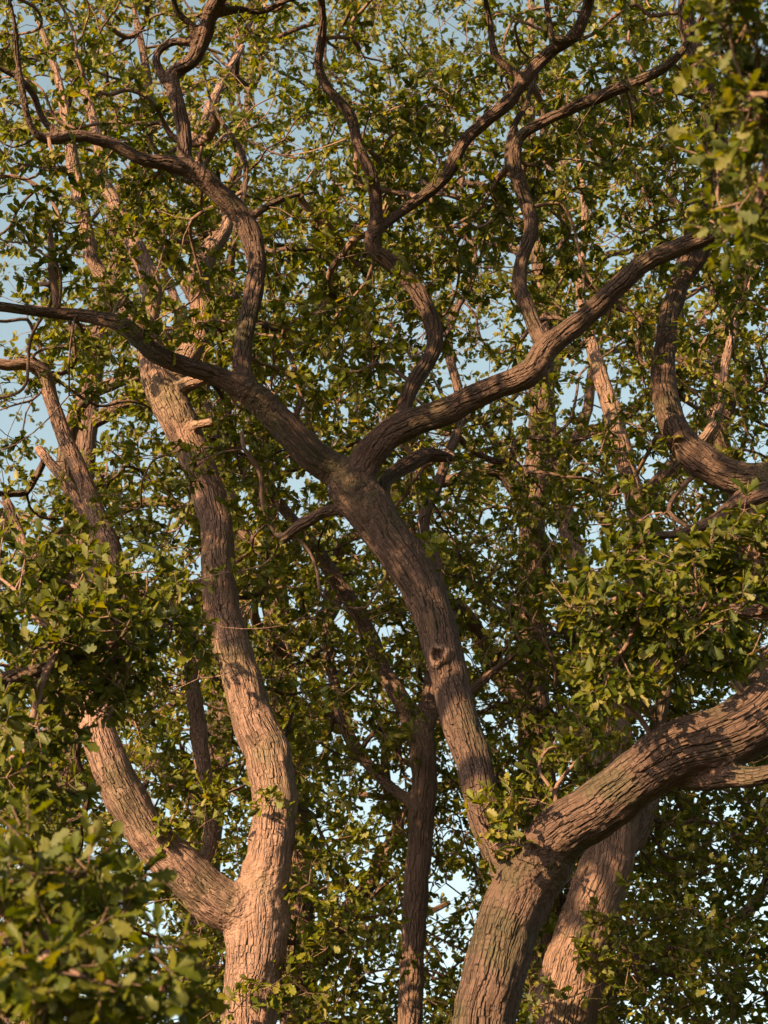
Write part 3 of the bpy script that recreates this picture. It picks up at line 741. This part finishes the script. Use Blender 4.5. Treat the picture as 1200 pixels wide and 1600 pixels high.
# ------------------------------------------------------------------ stout pale oak behind the thick curved arm
def oak_stout():
    tr = trace([(870, 1660, 62, 20), (890, 1540, 60, 20), (925, 1430, 56, 20), (955, 1340, 50, 20), (958, 1240, 46, 20), (950, 1140, 42, 20), (965, 1050, 36, 20.1)])
    trunk = to_ground(tr, -.2, .2)
    l1 = trace([(955, 1090, 28, 20), (975, 1010, 27, 20.1), (1000, 940, 24, 20.2), (1006, 880, 22, 20.3), (995, 800, 19, 20.4), (982, 740, 19, 20.5), (962, 670, 19, 20.6), (940, 600, 16, 20.7), (925, 540, 13, 20.8), (905, 450, 10, 20.9), (915, 340, 8, 21), (900, 220, 7, 21)])
    l2 = trace([(998, 830, 13, 20.4), (1012, 775, 14, 20.4), (1045, 735, 13, 20.3), (1085, 700, 11, 20.3), (1120, 650, 10, 20.4), (1135, 560, 9, 20.5), (1160, 470, 8, 20.6), (1190, 400, 6, 20.6)])
    l3 = trace([(952, 1140, 24, 20), (1010, 1060, 22, 19.8), (1065, 1000, 20, 19.7), (1100, 940, 18, 19.6), (1150, 860, 14, 19.6), (1210, 770, 11, 19.6), (1250, 660, 9, 19.7)])
    l4 = trace([(955, 1340, 22, 20), (1000, 1300, 18, 20.4), (1025, 1200, 15, 20.8), (1040, 1080, 12, 21), (1090, 960, 9, 21.2)])
    limbs = [('trunk', trunk), ('limb', l1), ('branch', l2), ('limb', l3), ('branch', l4)]
    loc = np.array([trunk[0][0], trunk[0][1], 0.0])
    t = tree_root('oak_tree', 'stout pale oak trunk standing behind the thick curved arm', loc)
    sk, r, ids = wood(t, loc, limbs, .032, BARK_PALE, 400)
    fine = (sk[:, 2] > 5.5) & (r < .27)
    S = around(sk[fine], 1300, 1.3, 1.3, 1.2, up=.2, back=.3, front=.06)
    S = clump(S, 1.25, .48, 33)
    extra = np.vstack([patch(960, 1480, 19.2, 70, 120, .4, 30), patch(1080, 1500, 19.6, 120, 100, .7, 50), patch(830, 1560, 19, 40, 40, .3, 6), patch(960, 1150, 19.2, 70, 80, .4, 16), patch(1100, 1340, 20.5, 110, 90, .6, 34)])
    S = thin(np.vstack([S, extra]), .2)
    foliage(t, loc, sk[::3], r[::3], S, LEAF_FAR, T_MID, seed=4, barkmat=BARK_FAR)
    return len(S)

# ------------------------------------------------------------------ oaks farther back: built from their habit
def back_oak(label, x, y, h, rad, lean, seed, nsite, cr, zlo, size=(.11, .15), low=.30):
    g = np.random.default_rng(seed)
    loc = np.array([x, y, 0.0])
    t = tree_root('oak_tree', label, loc, 'oaks at the back of the wood')
    fork = h * g.uniform(.28, .36)
    tr = np.array([(x, y, -.2, rad * 1.6), (x, y, .3, rad * 1.2), (x + lean * .3, y, fork * .5, rad), (x + lean * .6 + g.normal(0, .1), y, fork, rad * .92), (x + lean + g.normal(0, .3), y, fork + h * .16, rad * .72),
                   (x + lean * 1.2 + g.normal(0, .5), y + g.normal(0, .4), fork + h * .32, rad * .5), (x + lean * 1.3 + g.normal(0, .7), y, fork + h * .48, rad * .3), (x + lean * 1.3, y, h * .97, rad * .1)])
    c = spline(tr, .15); sks = [c]
    v, l, s, bk = tube(c, 18, seed, .12)
    link('trunk', mesh_from('trunk', v - loc, l, s, BARK_FAR, True, {'bark': ('FLOAT_VECTOR', bk)}), t)
    a0 = g.uniform(0, 6.28)
    for k in range(8):
        i = int(np.searchsorted(c[:, 2], fork * .85 + (h * .5) * k / 8)); i = min(i, len(c) - 2)
        p = c[i]; a = a0 + k * 2.4
        d = np.array([math.cos(a), math.sin(a) * .9, .75 + .08 * k]); q = p[:3].copy(); rows = [(*q, p[3] * .5)]
        rl = min(p[3] * .62, rad * .5); n = 9; Lm = cr * g.uniform(.85, 1.15)
        for m in range(1, n):
            d = d + g.normal(0, .34, 3) + np.array([0, 0, .03]); d = d / np.linalg.norm(d)
            q = q + d * Lm / n * 1.25; rows.append((*q, rl * (1 - m / n) ** .75 + .012))
        b = spline(rows, .12); sks.append(b)
        v, l, s, bk = tube(b, 10, seed + k, .16)
        link('limb', mesh_from('limb', v - loc, l, s, BARK_FAR, True, {'bark': ('FLOAT_VECTOR', bk)}), t)
    sk = np.vstack(sks)
    a = g.uniform(0, 6.283, nsite); zz = g.random(nsite) ** (1.0 + low); rr = np.sqrt(g.random(nsite)) * cr * np.sqrt(1 - np.maximum(zz - .65, 0) ** 2 / .14)
    S = np.stack([x + lean * 1.1 + rr * np.cos(a), y + rr * np.sin(a) * .85, zlo + zz * (h - zlo + .4)], -1)
    S = thin(np.vstack([clump(S, 1.5, .50, seed), S[(S[:, 2] < 9.5) & (g.random(len(S)) < .5)]]), .25)
    sk = sk[sk[:, 2] > 2.5]
    foliage(t, loc, sk[::2, :3], sk[::2, 3], S, LEAF_FAR, T_FAR, size=size, tips_per=4, per_tip=5, spread=.22, singles=0, twiglets=False, branch_r=.02, barkmat=BARK_FAR, seed=seed, max_branches=40)
    return len(S), t

# ------------------------------------------------------------------ nearer oaks whose boughs reach into the picture
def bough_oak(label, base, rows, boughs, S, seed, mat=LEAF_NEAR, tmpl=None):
    loc = np.array([base[0], base[1], 0.0])
    t = tree_root('oak_tree', label, loc)
    sks = []
    c = spline(rows, .12); sks.append(c)
    v, l, s, bk = tube(c, 20, seed, .12)
    link('trunk', mesh_from('trunk', v - loc, l, s, BARK, True, {'bark': ('FLOAT_VECTOR', bk)}), t)
    for k, b in enumerate(boughs):
        b = spline(b, .08); sks.append(b)
        v, l, s, bk = tube(b, 12, seed + k, .15)
        link('limb', mesh_from('limb', v - loc, l, s, BARK, True, {'bark': ('FLOAT_VECTOR', bk)}), t)
    sk = np.vstack(sks)
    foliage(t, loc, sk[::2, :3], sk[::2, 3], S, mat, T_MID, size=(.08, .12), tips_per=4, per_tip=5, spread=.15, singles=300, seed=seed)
    return len(S)

cnts = []; backs = []
cnts.append(oak_sinuous())
cnts.append(oak_forked())
cnts.append(oak_slim())
cnts.append(oak_stout())
for a in [('tall background oak seen through the left fork of the pale oak', -4.6, 24.5, 22.5, .30, .4, 501, 2350, 3.7, 4.0),
          ('tall background oak between the pale forked oak and the slim oak', -.9, 26.0, 25.0, .28, -.5, 502, 2350, 3.7, 4.5),
          ('tall background oak between the slim oak and the stout pale oak', 2.1, 25.0, 24.5, .28, .3, 503, 2350, 3.7, 4.2),
          ('tall background oak rising beyond the curling limb at the wood edge', 5.6, 24.0, 22.5, .32, -.3, 504, 2350, 3.7, 3.8),
          ('oak standing farthest back in the wood, behind all the forked trunks', -3.0, 31.0, 28.0, .3, .3, 505, 1600, 4.8, 5.0),
          ('farthest oak behind the stout pale trunk', 3.6, 31.5, 28.5, .3, -.2, 506, 1600, 4.8, 5.0)]:
    k, tr_ = back_oak(*a); cnts.append(k); backs.append(tr_)

# lower left: a near oak out of the picture whose low boughs hang in front of the pale oak
S = np.vstack([patch(80, 1030, 10.5, 150, 105, .8, 60), patch(210, 965, 10.8, 105, 75, .6, 32), patch(60, 900, 11.0, 100, 60, .6, 20), patch(20, 1200, 10.0, 110, 90, .8, 28),
               patch(40, 1420, 7.0, 170, 90, .7, 32), patch(120, 1550, 6.4, 190, 80, .6, 34), patch(-130, 1400, 8, 110, 150, .8, 18), patch(-150, 1050, 10.4, 90, 90, .6, 8)])
bx, by = -6.6, 9.6
n = 4200
H = np.stack([rng.uniform(-10.5, -2.9, n), rng.uniform(6.0, 13.5, n), rng.uniform(9.0, 15.0, n)], -1)  # high crown out of view, shaped to shade the winding limbs
H = H[((H[:, 0] < -5.0) | (H[:, 1] > 9.3)) & (H[:, 2] > 9.7 + .55 * np.maximum(-H[:, 0] - 4.0, 0)) & (H[:, 2] < 12.2 + .4 * np.maximum(-H[:, 0] - 4.0, 0)) & (np.hypot((H[:, 0] - bx) / 4.3, (H[:, 1] - by) / 4.0) < 1)]
H = thin(clump(H, 1.3, .40, 77), .28)
cnts.append(len(H))
cnts.append(bough_oak('near oak with leafy low boughs hanging in front of the pale forked oak', (bx, by),
    [(bx, by, -.2, .5), (bx, by, .4, .36), (bx + .1, by, 2.6, .30), (bx - .1, by, 5.2, .27), (bx - .2, by + .1, 8.0, .22), (bx, by + .2, 10.5, .15), (bx + .3, by, 12.5, .07)],
    [[(bx + .1, by, 2.4, .14)] + trace([(-420, 1460, 30, 9.0), (-220, 1430, 26, 8.0), (-60, 1450, 19, 7.4), (60, 1475, 13, 7.1), (150, 1480, 8, 6.9)]),
     [(bx - .1, by, 4.6, .14)] + trace([(-330, 1100, 28, 10), (-140, 1090, 22, 10.2), (20, 1060, 15, 10.5), (140, 1020, 10, 10.6), (230, 975, 6, 10.7)]),
     [(bx - .2, by + .1, 8.0, .13), (bx + .9, by + .3, 9.4, .11), (bx + 2.0, by + .2, 10.2, .08), (bx + 3.2, by + .6, 10.7, .04)],
     [(bx - .1, by + .1, 8.4, .13), (bx + .3, by + 1.2, 9.8, .10), (bx + 1.2, by + 2.3, 10.6, .07), (bx + 1.9, by + 3.2, 11.0, .03)],
     [(bx - .2, by, 8.2, .13), (bx - 1.2, by - .6, 10.0, .10), (bx - 2.2, by - 1.0, 11.6, .06), (bx - 3.0, by - 1.6, 12.6, .03)],
     [(bx - .1, by, 9.0, .13), (bx + .5, by - 1.2, 10.2, .09), (bx + 1.1, by - 2.3, 11.0, .05)]], np.vstack([S, H]), 601))

# upper right: a near oak out of the picture, only the leaf tips of its bough hang in
S = np.vstack([patch(1155, 45, 5.6, 65, 50, .3, 9), patch(1195, 190, 5.8, 50, 70, .3, 8), patch(1140, 300, 6.6, 40, 65, .3, 6), patch(1260, 120, 5.7, 80, 180, .4, 24), patch(1190, 330, 6.2, 50, 50, .3, 5),
               patch(1000, 930, 10.6, 125, 90, .6, 34), patch(1130, 960, 10.4, 110, 105, .6, 30), patch(1160, 855, 10.2, 70, 50, .4, 12), patch(955, 1050, 10.8, 50, 40, .3, 8)])
cnts.append(bough_oak('near oak with blurred leaf tips and a leafy spray above the thick curved arm', (4.2, 7.0),
    [(4.2, 7.0, -.2, .36), (4.2, 7.0, .4, .28), (4.1, 7.0, 2.5, .23), (4.3, 7.0, 4.6, .20), (4.2, 7.0, 6.5, .14), (4.3, 7.1, 8.0, .07)],
    [[(4.25, 7.0, 4.6, .13), (3.5, 6.7, 5.7, .09)] + trace([(1480, 60, 24, 6.2), (1330, 110, 16, 5.9), (1230, 130, 10, 5.8), (1170, 150, 5, 5.7)]),
     [(4.2, 7.0, 3.4, .12), (4.0, 8.2, 4.2, .09)] + trace([(1330, 985, 22, 9.7), (1210, 960, 15, 10.2), (1110, 950, 10, 10.5), (1010, 935, 6, 10.7)])], S, 602))
# unseen copies of the back oaks, added to cut sky fill on shaded limbs
def copy_tree(root, x, y, rz, label, group):
    r = root.copy(); col.objects.link(r); r.location = (x, y, 0); r.rotation_euler = (0, 0, rz)
    r['label'] = label; r['group'] = group
    for ch in root.children:
        c = ch.copy(); c.parent = r; col.objects.link(c)
for k, (x, y, rz) in enumerate([(11.0, 14.0, 1.0), (8.6, 3.0, 2.2), (5.0, -4.0, 3.1), (-.5, -8.5, 4.0), (-7.0, -9.0, 5.2), (-13.5, 20.0, .4)]):
    copy_tree(backs[k % 4], x, y, rz, 'full crowned oak added out of view to block sky light', 'added oaks out of view')
